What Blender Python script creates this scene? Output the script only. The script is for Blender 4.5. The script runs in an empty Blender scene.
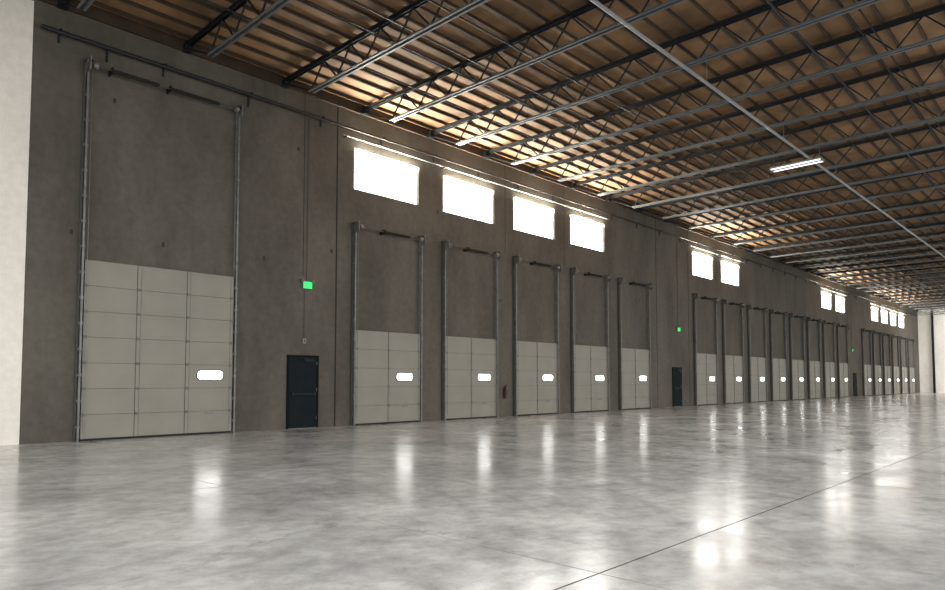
import bpy, math, random
from mathutils import Vector, Matrix
random.seed(3)
SC = bpy.context.scene
# ------------------------------------------------------------------ materials
def newmat(name):
    m = bpy.data.materials.new(name); m.use_nodes = True
    nt = m.node_tree; b = nt.nodes['Principled BSDF']
    return m, nt, b
def mat(name, col, rough=0.6, metal=0.0, var=0.12, scale=3.0, emis=None, es=0, spec=.5):
    m, nt, b = newmat(name)
    b.inputs['Roughness'].default_value = rough
    b.inputs['Metallic'].default_value = metal
    b.inputs['Specular IOR Level'].default_value = spec
    tc = nt.nodes.new('ShaderNodeTexCoord')
    n = nt.nodes.new('ShaderNodeTexNoise'); n.inputs['Scale'].default_value = scale
    n.inputs['Detail'].default_value = 5
    nt.links.new(tc.outputs['Object'], n.inputs['Vector'])
    r = nt.nodes.new('ShaderNodeValToRGB')
    r.color_ramp.elements[0].position = 0.3; r.color_ramp.elements[1].position = 0.7
    r.color_ramp.elements[0].color = tuple(c*(1-var) for c in col)+(1,)
    r.color_ramp.elements[1].color = tuple(min(1, c*(1+var)) for c in col)+(1,)
    nt.links.new(n.outputs['Fac'], r.inputs['Fac'])
    nt.links.new(r.outputs['Color'], b.inputs['Base Color'])
    if emis:
        b.inputs['Emission Color'].default_value = tuple(emis)+(1,)
        b.inputs['Emission Strength'].default_value = es
    return m
def mixrgb(nt, mode, fac=1.0):
    n = nt.nodes.new('ShaderNodeMix'); n.data_type = 'RGBA'; n.blend_type = mode
    n.inputs[0].default_value = fac
    return n
def concrete_wall(name, lo, hi, blot=.72):
    m, nt, b = newmat(name)
    L = nt.links.new
    tc = nt.nodes.new('ShaderNodeTexCoord')
    mp = nt.nodes.new('ShaderNodeMapping'); mp.inputs['Scale'].default_value = (0.35, 0.35, 0.14)
    L(tc.outputs['Object'], mp.inputs['Vector'])
    n1 = nt.nodes.new('ShaderNodeTexNoise'); n1.inputs['Scale'].default_value = 1.6; n1.inputs['Detail'].default_value = 9; n1.inputs['Roughness'].default_value = .65
    L(mp.outputs['Vector'], n1.inputs['Vector'])
    r1 = nt.nodes.new('ShaderNodeValToRGB')
    r1.color_ramp.elements[0].position = .33; r1.color_ramp.elements[1].position = .68
    r1.color_ramp.elements[0].color = tuple(lo)+(1,); r1.color_ramp.elements[1].color = tuple(hi)+(1,)
    L(n1.outputs['Fac'], r1.inputs['Fac'])
    n2 = nt.nodes.new('ShaderNodeTexNoise'); n2.inputs['Scale'].default_value = 5; n2.inputs['Detail'].default_value = 10; n2.inputs['Roughness'].default_value=.7
    L(tc.outputs['Object'], n2.inputs['Vector'])
    r2 = nt.nodes.new('ShaderNodeValToRGB'); r2.color_ramp.elements[0].position=.25; r2.color_ramp.elements[1].position=.75
    r2.color_ramp.elements[0].color = (blot,blot,blot,1); r2.color_ramp.elements[1].color = (1.12,1.12,1.12,1)
    L(n2.outputs['Fac'], r2.inputs['Fac'])
    mx = mixrgb(nt, 'MULTIPLY')
    L(r1.outputs['Color'], mx.inputs[6]); L(r2.outputs['Color'], mx.inputs[7])
    L(mx.outputs[2], b.inputs['Base Color'])
    b.inputs['Roughness'].default_value = .8
    bp = nt.nodes.new('ShaderNodeBump'); bp.inputs['Strength'].default_value = .15; bp.inputs['Distance'].default_value = .02
    L(n2.outputs['Fac'], bp.inputs['Height']); L(bp.outputs['Normal'], b.inputs['Normal'])
    return m
M_wall = concrete_wall('tilt_up_concrete', (.078,.069,.056), (.148,.132,.109))
M_white = concrete_wall('white_painted_concrete', (.78,.74,.68), (.9,.87,.8), .92)
M_endw = concrete_wall('cream_painted_concrete', (.75,.73,.67), (.9,.88,.82), .92)
M_joint = mat('joint_sealant', (.014,.013,.012), .9)
M_fjoint = mat('floor_joint_filler', (.20,.20,.195), .5)
M_patch = mat('brace_insert_patch', (.045,.035,.028), .9)
M_door = mat('door_white_steel', (.28,.268,.232), .5, var=.06, scale=1.5, spec=.3)
M_doorline = mat('door_section_seam', (.07,.068,.062), .6)
M_galv = mat('galvanised_track', (.18,.18,.175), .45, .3, var=.25, scale=8)
M_dark = mat('dark_steel', (.012,.013,.015), .6, .1, spec=.3)
M_pipe = mat('black_pipe', (.010,.012,.016), .5, .2)
M_lpipe = mat('light_pipe', (.24,.26,.27), .45, .3)
M_joist = mat('joist_primer', (.009,.011,.015), .55, .1, spec=.35)
M_chord = mat('joist_chord_primer', (.115,.13,.14), .45, .2)
M_wood = mat('purlin_lumber', (.042,.025,.013), .75, var=.3, scale=2)
M_ply = mat('plywood_deck', (.20,.115,.054), .8, var=.5, scale=.9)
M_teal = mat('man_door_paint', (.009,.014,.018), .8, spec=.15)
M_frame = mat('door_frame_paint', (.004,.007,.009), .8, spec=.15)
M_winframe = mat('window_frame_aluminium', (.5,.5,.48), .4, .3)
M_glass = mat('overexposed_glazing', (.9,.9,.9), .3, emis=(1,.98,.95), es=12, var=.01)
M_vision = mat('door_vision_lite', (.9,.9,.9), .3, emis=(1,1,.97), es=10, var=.01)
M_rubber = mat('black_rubber', (.012,.012,.012), .8)
M_exit = mat('exit_sign_green', (.02,.3,.1), .4, emis=(.0,.9,.15), es=1.1)
M_signw = mat('sign_housing', (.12,.17,.14), .5)
M_red = mat('extinguisher_red', (.06,.018,.014), .5, spec=.3)
M_lamp = mat('fluorescent_tube', (.9,.9,.9), .3, emis=(1,1,1), es=1.6, var=.01)
M_lampw = mat('fixture_white_enamel', (.2,.2,.2), .4)
# floor
def floor_mat():
    m, nt, b = newmat('polished_concrete_floor'); L = nt.links.new
    tc = nt.nodes.new('ShaderNodeTexCoord')
    def noise(sc, det=6, ro=.6, dist=0, vec=None):
        n = nt.nodes.new('ShaderNodeTexNoise'); n.inputs['Scale'].default_value = sc
        n.inputs['Detail'].default_value = det; n.inputs['Roughness'].default_value = ro; n.inputs['Distortion'].default_value = dist
        L(vec or tc.outputs['Object'], n.inputs['Vector']); return n
    def ramp(src, p0, c0, p1, c1):
        r = nt.nodes.new('ShaderNodeValToRGB'); e = r.color_ramp.elements
        e[0].position = p0; e[1].position = p1; e[0].color = c0; e[1].color = c1
        L(src, r.inputs['Fac']); return r
    g = lambda v: (v, v, v, 1)
    n1 = noise(.45, 9, .68, .3)
    r1 = ramp(n1.outputs['Fac'], .34, (.37,.378,.375,1), .64, (.61,.618,.613,1))
    n2 = noise(3.6, 14, .75, .1)
    r2 = ramp(n2.outputs['Fac'], .3, g(.68), .58, g(1.05))
    mx = mixrgb(nt, 'MULTIPLY'); L(r1.outputs['Color'], mx.inputs[6]); L(r2.outputs['Color'], mx.inputs[7])
    cur = mx.outputs[2]
    for loc,scl,f in (((-1.5,9.5,0),.45,.5),((-9,5.5,0),.7,.3)):
        w = nt.nodes.new('ShaderNodeTexWave'); w.wave_type = 'RINGS'; w.rings_direction = 'Z'
        w.inputs['Scale'].default_value = scl; w.inputs['Distortion'].default_value = 3; w.inputs['Detail'].default_value = 5; w.inputs['Detail Scale'].default_value = .6
        mp = nt.nodes.new('ShaderNodeMapping'); mp.inputs['Location'].default_value = loc
        L(tc.outputs['Object'], mp.inputs['Vector']); L(mp.outputs['Vector'], w.inputs['Vector'])
        r3 = ramp(w.outputs['Fac'], .0, g(.82), .14, g(1.0))
        mx2 = mixrgb(nt, 'MULTIPLY', f); L(cur, mx2.inputs[6]); L(r3.outputs['Color'], mx2.inputs[7])
        cur = mx2.outputs[2]
    v = nt.nodes.new('ShaderNodeTexVoronoi'); v.feature='DISTANCE_TO_EDGE'; v.inputs['Scale'].default_value=.16
    nd = noise(1.2,6,.7)
    va = nt.nodes.new('ShaderNodeVectorMath'); va.operation='MULTIPLY_ADD'; va.inputs[1].default_value=(1.2,1.2,0)
    L(nd.outputs['Color'], va.inputs[0]); L(tc.outputs['Object'], va.inputs[2]); L(va.outputs[0], v.inputs['Vector'])
    r5 = ramp(v.outputs['Distance'], .0, g(.7), .003, g(1.0))
    mx3 = mixrgb(nt, 'MULTIPLY', .7); L(cur, mx3.inputs[6]); L(r5.outputs['Color'], mx3.inputs[7])
    L(mx3.outputs[2], b.inputs['Base Color'])
    n4 = noise(.9, 12, .74, .1)
    r4 = ramp(n4.outputs['Fac'], .3, g(.10), .75, g(.31))
    L(r4.outputs['Color'], b.inputs['Roughness'])
    n5 = noise(2.5, 3, .5)
    bp = nt.nodes.new('ShaderNodeBump'); bp.inputs['Strength'].default_value = .12; bp.inputs['Distance'].default_value = .02
    L(n5.outputs['Fac'], bp.inputs['Height']); L(bp.outputs['Normal'], b.inputs['Normal'])
    b.inputs['Specular IOR Level'].default_value = .5
    return m
M_floor = floor_mat()
# ------------------------------------------------------------------ mesh builder
class MB:
    def __init__(s): s.v=[]; s.f=[]; s.mi=[]; s.mats=[]
    def _m(s, m):
        if m not in s.mats: s.mats.append(m)
        return s.mats.index(m)
    def box(s, x0,x1,y0,y1,z0,z1,m):
        i=len(s.v); k=s._m(m)
        s.v += [(x0,y0,z0),(x1,y0,z0),(x1,y1,z0),(x0,y1,z0),(x0,y0,z1),(x1,y0,z1),(x1,y1,z1),(x0,y1,z1)]
        for q in ((0,3,2,1),(4,5,6,7),(0,1,5,4),(1,2,6,5),(2,3,7,6),(3,0,4,7)):
            s.f.append(tuple(i+a for a in q)); s.mi.append(k)
    def bar(s, p, q, w, h, m):
        p=Vector(p); q=Vector(q); d=(q-p).normalized()
        up = Vector((0,0,1)) if abs(d.z)<.95 else Vector((1,0,0))
        a=d.cross(up).normalized(); b=a.cross(d).normalized()
        i=len(s.v); k=s._m(m)
        for c in (p,q):
            for sa,sb in ((-1,-1),(1,-1),(1,1),(-1,1)):
                s.v.append(tuple(c+a*sa*w/2+b*sb*h/2))
        for q4 in ((0,1,2,3),(7,6,5,4),(0,4,5,1),(1,5,6,2),(2,6,7,3),(3,7,4,0)):
            s.f.append(tuple(i+t for t in q4)); s.mi.append(k)
    def cyl(s, p, q, r, m, n=12, r2=None):
        p=Vector(p); q=Vector(q); d=(q-p).normalized(); r2 = r if r2 is None else r2
        up = Vector((0,0,1)) if abs(d.z)<.95 else Vector((1,0,0))
        a=d.cross(up).normalized(); b=a.cross(d).normalized()
        i=len(s.v); k=s._m(m)
        for c,rr in ((p,r),(q,r2)):
            for j in range(n):
                t=2*math.pi*j/n; s.v.append(tuple(c+a*math.cos(t)*rr+b*math.sin(t)*rr))
        for j in range(n):
            s.f.append((i+j,i+(j+1)%n,i+n+(j+1)%n,i+n+j)); s.mi.append(k)
        s.f.append(tuple(i+j for j in range(n))[::-1]); s.mi.append(k)
        s.f.append(tuple(i+n+j for j in range(n))); s.mi.append(k)
    def stadium(s, cx, cz, hw, hh, y0, y1, m, n=8):
        i=len(s.v); k=s._m(m); pts=[]
        r=hh*.8
        for qx,qz,a0 in ((hw-r,hh-r,0),(-hw+r,hh-r,90),(-hw+r,-hh+r,180),(hw-r,-hh+r,270)):
            for j in range(n+1):
                t=math.radians(a0+90*j/n); pts.append((cx+qx+r*math.cos(t),cz+qz+r*math.sin(t)))
        N=len(pts)
        s.v += [(x,y0,z) for x,z in pts]+[(x,y1,z) for x,z in pts]
        s.f.append(tuple(range(i,i+N))); s.mi.append(k)
        s.f.append(tuple(range(i+2*N-1,i+N-1,-1))); s.mi.append(k)
        for j in range(N):
            s.f.append((i+j,i+(j+1)%N,i+N+(j+1)%N,i+N+j)); s.mi.append(k)
    def mesh(s, name):
        me=bpy.data.meshes.new(name); me.from_pydata(s.v,[],s.f)
        for m in s.mats: me.materials.append(m)
        me.polygons.foreach_set('material_index', s.mi); me.update()
        import bmesh
        bm=bmesh.new(); bm.from_mesh(me); bmesh.ops.recalc_face_normals(bm, faces=bm.faces); bm.to_mesh(me); bm.free()
        return me
    def obj(s, name, loc=(0,0,0)):
        return place(name, s.mesh(name), loc)
def place(name, me, loc=(0,0,0)):
    o=bpy.data.objects.new(name, me); o.location=loc; SC.collection.objects.link(o); return o
# ------------------------------------------------------------------ coordinates
K = 16.93
def X(S): return S-K
XL, XE = -14.0, X(116.5)
YB = -36.0
ZW, ZD = 10.1, 10.50
dock = [29.85+4.01*i for i in range(5)] + [54.1+4.0*i for i in range(8)] + [90.2+4.0*i for i in range(6)]
winS = dock[0:4] + dock[5:7] + dock[11:13] + dock[14:18]
WZ0, WZ1, WW = 7.66, 9.02, 2.80
wb = MB(); cur = X(20.8)
for s in winS:
    a=X(s)-.03; b_=a+WW
    wb.box(cur,a,0,.28,0,ZD,M_wall)
    wb.box(a,b_,0,.28,0,WZ0,M_wall); wb.box(a,b_,0,.28,WZ1,ZD,M_wall)
    cur=b_
wb.box(cur,XE,0,.28,0,ZD,M_wall)
for s in (29.15, 49.7, 53.45, 69.5, 85.5, 89.4, 105.6):
    wb.box(X(s)-.025,X(s)+.025,-.001,0,0,ZD-.02,M_joint)
for s in (37.3,41.35):
    wb.box(X(s)-.014,X(s)+.014,-.001,0,6.6,ZD-.02,M_joint)
wb.box(X(27.95)-.010,X(27.95)+.010,-.001,0,4.6,ZD-.02,M_joint)
for (px,py) in ((107,95),(295,145),(262,257),(160,243),(67,230),(330,250),(640,300),(437,210),(500,300)):
    S=22713/(1114-px); H=1.4*(1+((381.5-py)/(1114-px))/.0572)
    wb.box(X(S)-.035,X(S)+.035,-.001,0,H-.07,H+.05,M_patch)
wb.obj('wall_dock_side')
w2=MB(); w2.box(XL,X(20.8)-.012,0,.28,0,ZD-.35,M_white); w2.box(X(20.8)-.012,X(20.8),.02,.28,0,ZD,M_joint); w2.box(XL,X(20.8)-.012,0,.28,ZD-.35,ZD,M_wall)
w2.obj('wall_painted_return')
w3=MB(); w3.box(XE,XE+.28,YB,.28,0,ZD,M_endw); w3.obj('wall_far_end')
sc=MB()
sc.box(-.1,.1,-.12,-.1,0.02,ZD-.15,M_dark); sc.box(-.1,.1,.1,.12,0.02,ZD-.15,M_dark); sc.box(-.01,.01,-.1,.1,0.02,ZD-.15,M_dark); sc.box(-.18,.18,-.18,.18,0,.02,M_dark)
sc.obj('steel_column',(XE-.5,-1.6,0))
f=MB(); f.box(-40,XE+.3,-60,.28,-.2,0,M_floor)
f.obj('floor')
fj=MB()
for y in (-14.9,-9.0,-3.2,-20.8,-26.7): 
    hw = .006 if y==-14.9 else .003
    fj.box(-40,XE,y-hw,y+hw,0,.0015,M_fjoint if hw<.005 else M_joint)
for i in range(-4,16):
    x=4.23+6.1*i
    if x<XE: fj.box(x-.003,x+.003,-60,0,0,.0015,M_fjoint)
fj.obj('trim_floor_control_joints')
# ------------------------------------------------------------------ windows
wm=MB()
wm.box(0,WW,.10,.12,WZ0,WZ1,M_glass)
t=.035
wm.box(0,WW,.06,.16,WZ0,WZ0+t,M_winframe); wm.box(0,WW,.06,.16,WZ1-t,WZ1,M_winframe)
wm.box(0,t,.06,.16,WZ0+t,WZ1-t,M_winframe); wm.box(WW-t,WW,.06,.16,WZ0+t,WZ1-t,M_winframe)
wme=wm.mesh('clerestory_window')
for i,s in enumerate(winS): place('window_%d'%(i+1), wme, (X(s)-.03,0,0))
# ------------------------------------------------------------------ overhead doors
def overhead(W,H,rows,cols,trackH,winCol,winZ,big=False):
    o=MB(); rh=H/rows
    y1=-.05; y0=-.10
    for r in range(rows):
        o.box(0,W,y0,y1,r*rh+.004,(r+1)*rh-.004,M_door)
        o.box(0.02,W-.02,y0-.005,y0,r*rh+rh*.10,r*rh+rh*.16,M_door)
        o.box(0.02,W-.02,y0-.005,y0,r*rh+rh*.84,r*rh+rh*.90,M_door)
    o.box(0,W,y1,y1+.01,0,H,M_doorline)
    o.box(0,W,y0-.01,y1,0,.05,M_rubber)
    sw=.05 if not big else .08
    for c in range(cols+1):
        cx=min(max(c*W/cols,sw/2),W-sw/2)
        o.box(cx-sw/2,cx+sw/2,y0-.02,y0-.006,.05,H-.01,M_door)
        if c in range(1,cols):
            o.box(cx-sw/2-.010,cx-sw/2,y0-.012,y0,.05,H-.01,M_doorline)
            o.box(cx+sw/2,cx+sw/2+.012,y0-.012,y0,.05,H-.01,M_doorline)
        for r in range(1,rows):
            o.box(cx-.04,cx+.04,y0-.03,y0-.02,r*rh-.04,r*rh+.04,M_galv)
            o.cyl((cx-.04,y0-.035,r*rh),(cx+.04,y0-.035,r*rh),.012,M_galv,8)
    cw=W/cols; cx=(winCol+.5)*cw; ww=.34; wh=.115
    o.stadium(cx,winZ,ww+.025,wh+.025,y0-.022,y0-.002,M_doorline)
    o.stadium(cx,winZ,ww,wh,y0-.028,y0-.02,M_vision)
    o.box(cx-.12,cx+.12,y0-.05,y0-.03,.55,.58,M_galv)
    for sx,d in ((-.06,-1),(W+.06,1)):
        o.box(sx-.03,sx+.03,-.012,0,0,trackH,M_galv)
        o.box(sx-.006,sx+.006,-.12,-.012,0,trackH,M_galv)
        o.box(sx-.022,sx+.022,-.16,-.13,.0,trackH-.1,M_galv)
        o.box(sx+d*.05-.02,sx+d*.05+.02,-.07,-.01,0,trackH,M_doorline)
        z=.3
        while z<trackH-.2:
            o.box(sx-.05,sx+.05,-.135,-.10,z,z+.06,M_galv); z+=.61
        o.cyl((sx-d*.09,-.17,.2),(sx-d*.09,-.17,trackH),.006,M_galv,6)
        o.box(sx-.08,sx+.08,-.30,0,trackH-.02,trackH+.02,M_doorline)
        o.box(sx-.015,sx+.015,-.34,0,trackH-.28,trackH+.06,M_galv)
        o.bar((sx+d*.06,-.02,trackH-.5),(sx+d*.06,-.32,trackH),.03,.03,M_doorline)
    zs=trackH-.12; ys=-.24
    o.cyl((-.12,ys,zs),(W+.12,ys,zs),.014,M_doorline,10)
    segs=((.45,1.55),(1.85,3.15)) if big else ((1.05,2.15),)
    for a,b in segs:
        o.cyl((a,ys,zs),(b,ys,zs),.04,M_rubber,12)
        n=int((b-a)/.06)
        for j in range(n):
            o.cyl((a+.06*j,ys,zs),(a+.06*j+.03,ys,zs),.048,M_rubber,10)
        o.box(a-.03,a,ys-.06,0,zs-.07,zs+.07,M_dark)
    for dx in (.02,W-.12):
        o.cyl((dx,ys,zs),(dx+.05,ys,zs),.06,M_galv,14,r2=.085)
        o.cyl((dx+.05,ys,zs),(dx+.10,ys,zs),.085,M_galv,14)
    return o
dm=overhead(2.74,3.06,5,2,6.5,1,1.56).mesh('dock_door')
for s in dock: place('overhead_dock_door', dm, (X(s),-.003,0))
overhead(3.72,4.3,7,3,9.1,2,1.57,True).obj('overhead_drive_in_door',(X(21.97),-.003,0))
# ------------------------------------------------------------------ man doors
def mandoor():
    o=MB(); W=.96;H=2.13
    o.box(-.06,0,-.04,0,0,H+.06,M_frame); o.box(W,W+.06,-.04,0,0,H+.06,M_frame); o.box(0,W,-.04,0,H,H+.06,M_frame)
    o.box(.005,W-.005,-.025,-.002,.01,H-.005,M_teal)
    o.box(0,W,-.05,0,0,.012,M_galv)
    o.box(.08,W-.05,-.09,-.06,1.0,1.04,M_dark)
    o.box(.08,.16,-.08,-.02,.97,1.09,M_dark); o.box(W-.13,W-.05,-.08,-.02,.97,1.09,M_dark)
    o.box(.5,.85,-.08,-.02,H-.12,H-.05,M_dark)
    o.bar((.55,-.07,H-.04),(.3,-.12,H-.02),.02,.015,M_dark)
    for z in (.25,1.1,1.9): o.cyl((W-.003,-.03,z),(W-.003,-.03,z+.1),.01,M_galv,8)
    return o.mesh('man_door')
mdm=mandoor()
for i,s in enumerate((27.5,51.4,86.9)): place('door_%d'%(i+1), mdm, (X(s),-.003,0))
def exitsign():
    o=MB()
    o.box(-.16,.16,-.07,0,-.11,.11,M_signw)
    o.box(-.15,.15,-.078,-.07,-.10,.10,M_exit)
    for k,lx in enumerate((-.11,-.04,.03,.09)):
        c=M_signw
        if k==0:
            o.box(lx-.02,lx-.012,-.082,-.078,-.06,.06,c)
            for z in (-.06,-.004,.052): o.box(lx-.012,lx+.015,-.082,-.078,z,z+.008,c)
        elif k==1:
            o.bar((lx-.018,-.08,-.06),(lx+.018,-.08,.06),.004,.008,c); o.bar((lx-.018,-.08,.06),(lx+.018,-.08,-.06),.004,.008,c)
        elif k==2: o.box(lx-.004,lx+.004,-.082,-.078,-.06,.06,c)
        else:
            o.box(lx-.004,lx+.004,-.082,-.078,-.06,.06,c); o.box(lx-.02,lx+.02,-.082,-.078,.052,.06,c)
    for d in (-1,1):
        o.cyl((d*.18,-.03,.13),(d*.18,-.11,.12),.05,M_signw,12)
    o.box(-.2,.2,-.05,-.01,.11,.135,M_signw)
    o.cyl((0,-.015,.13),(0,-.015,5.4),.010,M_doorline,6)
    return o.mesh('exit_sign')
em=exitsign()
for s in (22713/(1114-305),22713/(1114-678),22713/(1114-852)): place('exit_sign', em, (X(s),-.003,4.32))
sw=MB(); sw.box(-.06,.06,-.05,0,-.08,.08,M_galv); sw.box(-.012,.012,-.06,-.05,-.03,.03,M_dark); sw.cyl((0,-.02,.08),(0,-.02,1.55),.010,M_doorline,6); sw.obj('light_switch_box',(X(28.0),-.003,2.62))
fe=MB()
fe.cyl((0,-.1,-.22),(0,-.1,.15),.06,M_red,18); fe.cyl((0,-.1,.15),(0,-.1,.2),.06,M_red,18,r2=.03)
fe.cyl((0,-.1,.2),(0,-.1,.25),.03,M_dark,10); fe.box(-.02,.1,-.12,-.08,.25,.28,M_dark); fe.box(-.02,.09,-.115,-.085,.3,.315,M_dark)
fe.cyl((.03,-.1,.23),(.09,-.11,.1),.012,M_rubber,8); fe.cyl((.09,-.11,.1),(.09,-.11,-.12),.014,M_rubber,8)
fe.box(-.03,.03,-.04,0,-.1,.2,M_doorline)
fe.obj('fire_extinguisher',(X(22713/(1114-503)),-.003,.95))
# ------------------------------------------------------------------ wall pipes
p=MB()
p.cyl((X(20.9),-.16,9.55),(X(29.1),-.16,9.55),.05,M_pipe,10)
p.cyl((X(29.1),-.16,9.55),(XE-1,-.16,9.62),.04,M_pipe,10)
x=X(21.3)
while x<XE-2:
    p.box(x-.02,x+.02,-.22,0,9.60,9.63,M_dark); p.box(x-.02,x+.02,-.03,0,9.35,9.66,M_dark); x+=2.4
p.cyl((X(22.3),-.16,9.55),(X(22.3),-.16,9.2),.03,M_pipe,8)
p.cyl((X(26.0),-.16,9.55),(X(26.0),-.16,9.2),.03,M_pipe,8)
p.obj('sprinkler_wall_pipe')
p=MB()
for a,b in ((29.3,44.9),(53.5,61.5),(77.5,85.5),(93.5,110)):
    p.cyl((X(a),-.1,9.30),(X(b),-.1,9.30),.022,M_lpipe,10)
    n=int((b-a)/2)
    for i in range(n+1):
        xx=X(a)+.1+i*(b-a-.2)/n; p.box(xx-.02,xx+.02,-.14,0,9.25,9.28,M_dark)
p.obj('trim_1_window_head_conduit')
# ------------------------------------------------------------------ roof
d=MB(); d.box(XL,XE+.28,YB,.28,ZD,ZD+.12,M_ply); d.obj('ceiling')
pu=MB(); y=-.35
while y>YB:
    pu.box(XL,XE,y-.025,y+.025,ZD-.09,ZD,M_wood); y-=.61
pu.box(XL,XE,-.09,0,ZD-.3,ZD,M_wood)
pu.obj('ceiling_subpurlins')
def joist():
    o=MB(); zt=ZD-.14; zb=9.58; e=1.5
    for dx in (-.045,.045):
        o.box(dx-.006,dx+.006,YB,0,zt-.08,zt,M_joist)
        o.box(dx-.006,dx+.006,YB,-e,zb,zb+.075,M_chord)
        a,b=(dx-.05,dx) if dx<0 else (dx,dx+.05)
        o.box(a,b,YB,0,zt-.012,zt,M_joist)
        o.box(a,b,YB,-e,zb,zb+.012,M_chord)
    o.box(-.05,.05,YB,0,zt,ZD-.08,M_wood)
    o.box(-.1,.1,-.25,0,zt-.18,zt,M_dark)
    o.bar((0,-.1,zt-.08),(0,-e,zb+.05),.04,.04,M_joist)
    y=-e; p=1.25
    while y-p>YB:
        o.bar((0,y,zb+.05),(0,y-p/2,zt-.05),.035,.035,M_joist)
        o.bar((0,y-p/2,zt-.05),(0,y-p,zb+.05),.035,.035,M_joist)
        y-=p
    return o.mesh('roof_joist')
jm=joist(); x=13.2-2.93*9
while x<XE-.5:
    if x>XL: place('roof_joist', jm, (x,0,0))
    x+=2.93
br=MB()
for y in (-5.2,-13.6,-18.5,-24):
    br.box(XL,XE-.1,y-.015,y+.015,9.69,9.72,M_joist)
    br.box(XL,XE-.1,y-.015,y+.015,ZD-.30,ZD-.27,M_joist)
br.obj('joist_bridging')
sp=MB(); sp.cyl((XL,-9.94,9.5),(XE-.5,-9.94,9.5),.045,M_lpipe,12)
x=XL+2
while x<XE-1:
    sp.cyl((x,-9.94,9.5),(x,-9.94,ZD),.012,M_galv,6); x+=5.86
sp.obj('sprinkler_main_pipe')
sb=MB()
for y in (-3.4,-7.0,-12.4,-15.6):
    sb.cyl((XL,y,9.84),(XE-.5,y,9.84),.025,M_pipe,8)
sb.obj('sprinkler_branch_pipes')
def fixture(loc):
    o=MB(); L=.9
    o.box(-.2,.2,-L,L,0,.05,M_lampw)
    for xx in (-.16,.16):
        o.cyl((xx,-L+.04,-.03),(xx,L-.04,-.03),.022,M_lamp,8)
    for yy in (-L,L-.02): o.box(-.2,.2,yy,yy+.02,-.06,0,M_lampw)
    for yy in (-.8,.8): o.cyl((0,yy,.05),(0,yy,ZD-loc[2]),.008,M_galv,6)
    return o.obj('strip_light_fixture',loc)
fixture((25.9,-9.45,9.40))
# ------------------------------------------------------------------ world & lights
w=bpy.data.worlds.new('overcast_sky'); SC.world=w; w.use_nodes=True
bg=w.node_tree.nodes['Background']; bg.inputs[0].default_value=(1,.985,.96,1); bg.inputs[1].default_value=2.0
def area(name, loc, sx, sy, power, rot=(0,0,0), col=(1,.985,.965)):
    l=bpy.data.lights.new(name,'AREA'); l.shape='RECTANGLE'; l.size=sx; l.size_y=sy; l.energy=power; l.color=col
    o=bpy.data.objects.new(name,l); o.location=loc; o.rotation_euler=rot; SC.collection.objects.link(o)
area('high_bay_lamp_row', (20,-27,9.3), 60, 14, 9800)  # added fill panel behind the camera, brightens the floor
area('high_bay_lamp_row', (80,-27,9.3), 40, 14, 4800)  # second added fill panel, brightens the far end
area('high_bay_lamp_row', (-8,-12,9.3), 8, 18, 1700)  # added fill panel out of view, brightens the floor on the left
area('end_wall_lamp', (88,-12,9.2), 2, 14, 2200, (0,math.radians(-50),0))  # added light aimed at the far wall to brighten it
for s in winS:   # added uplight strips at the window head, boost window light on the deck
    area('window_daylight', (X(s)+WW/2-.03,.0,8.86), 2.6, .14, 520, (math.radians(-90-58),0,0), (1,.90,.72))
# ------------------------------------------------------------------ camera
cam=bpy.data.cameras.new('camera'); co=bpy.data.objects.new('camera',cam); SC.collection.objects.link(co)
f_px=670; cam.sensor_width=36; cam.lens=f_px/945*36; cam.clip_end=500
th=math.atan((1114-472.5)/f_px); pitch=math.radians(2.9)
co.location=(0,-17.67,1.4)
co.rotation_euler=(math.pi/2+pitch,0,th-math.pi/2)
cam.shift_y=(381.5-295-f_px*math.tan(pitch))/945
SC.camera=co
SC.view_settings.view_transform='Standard'
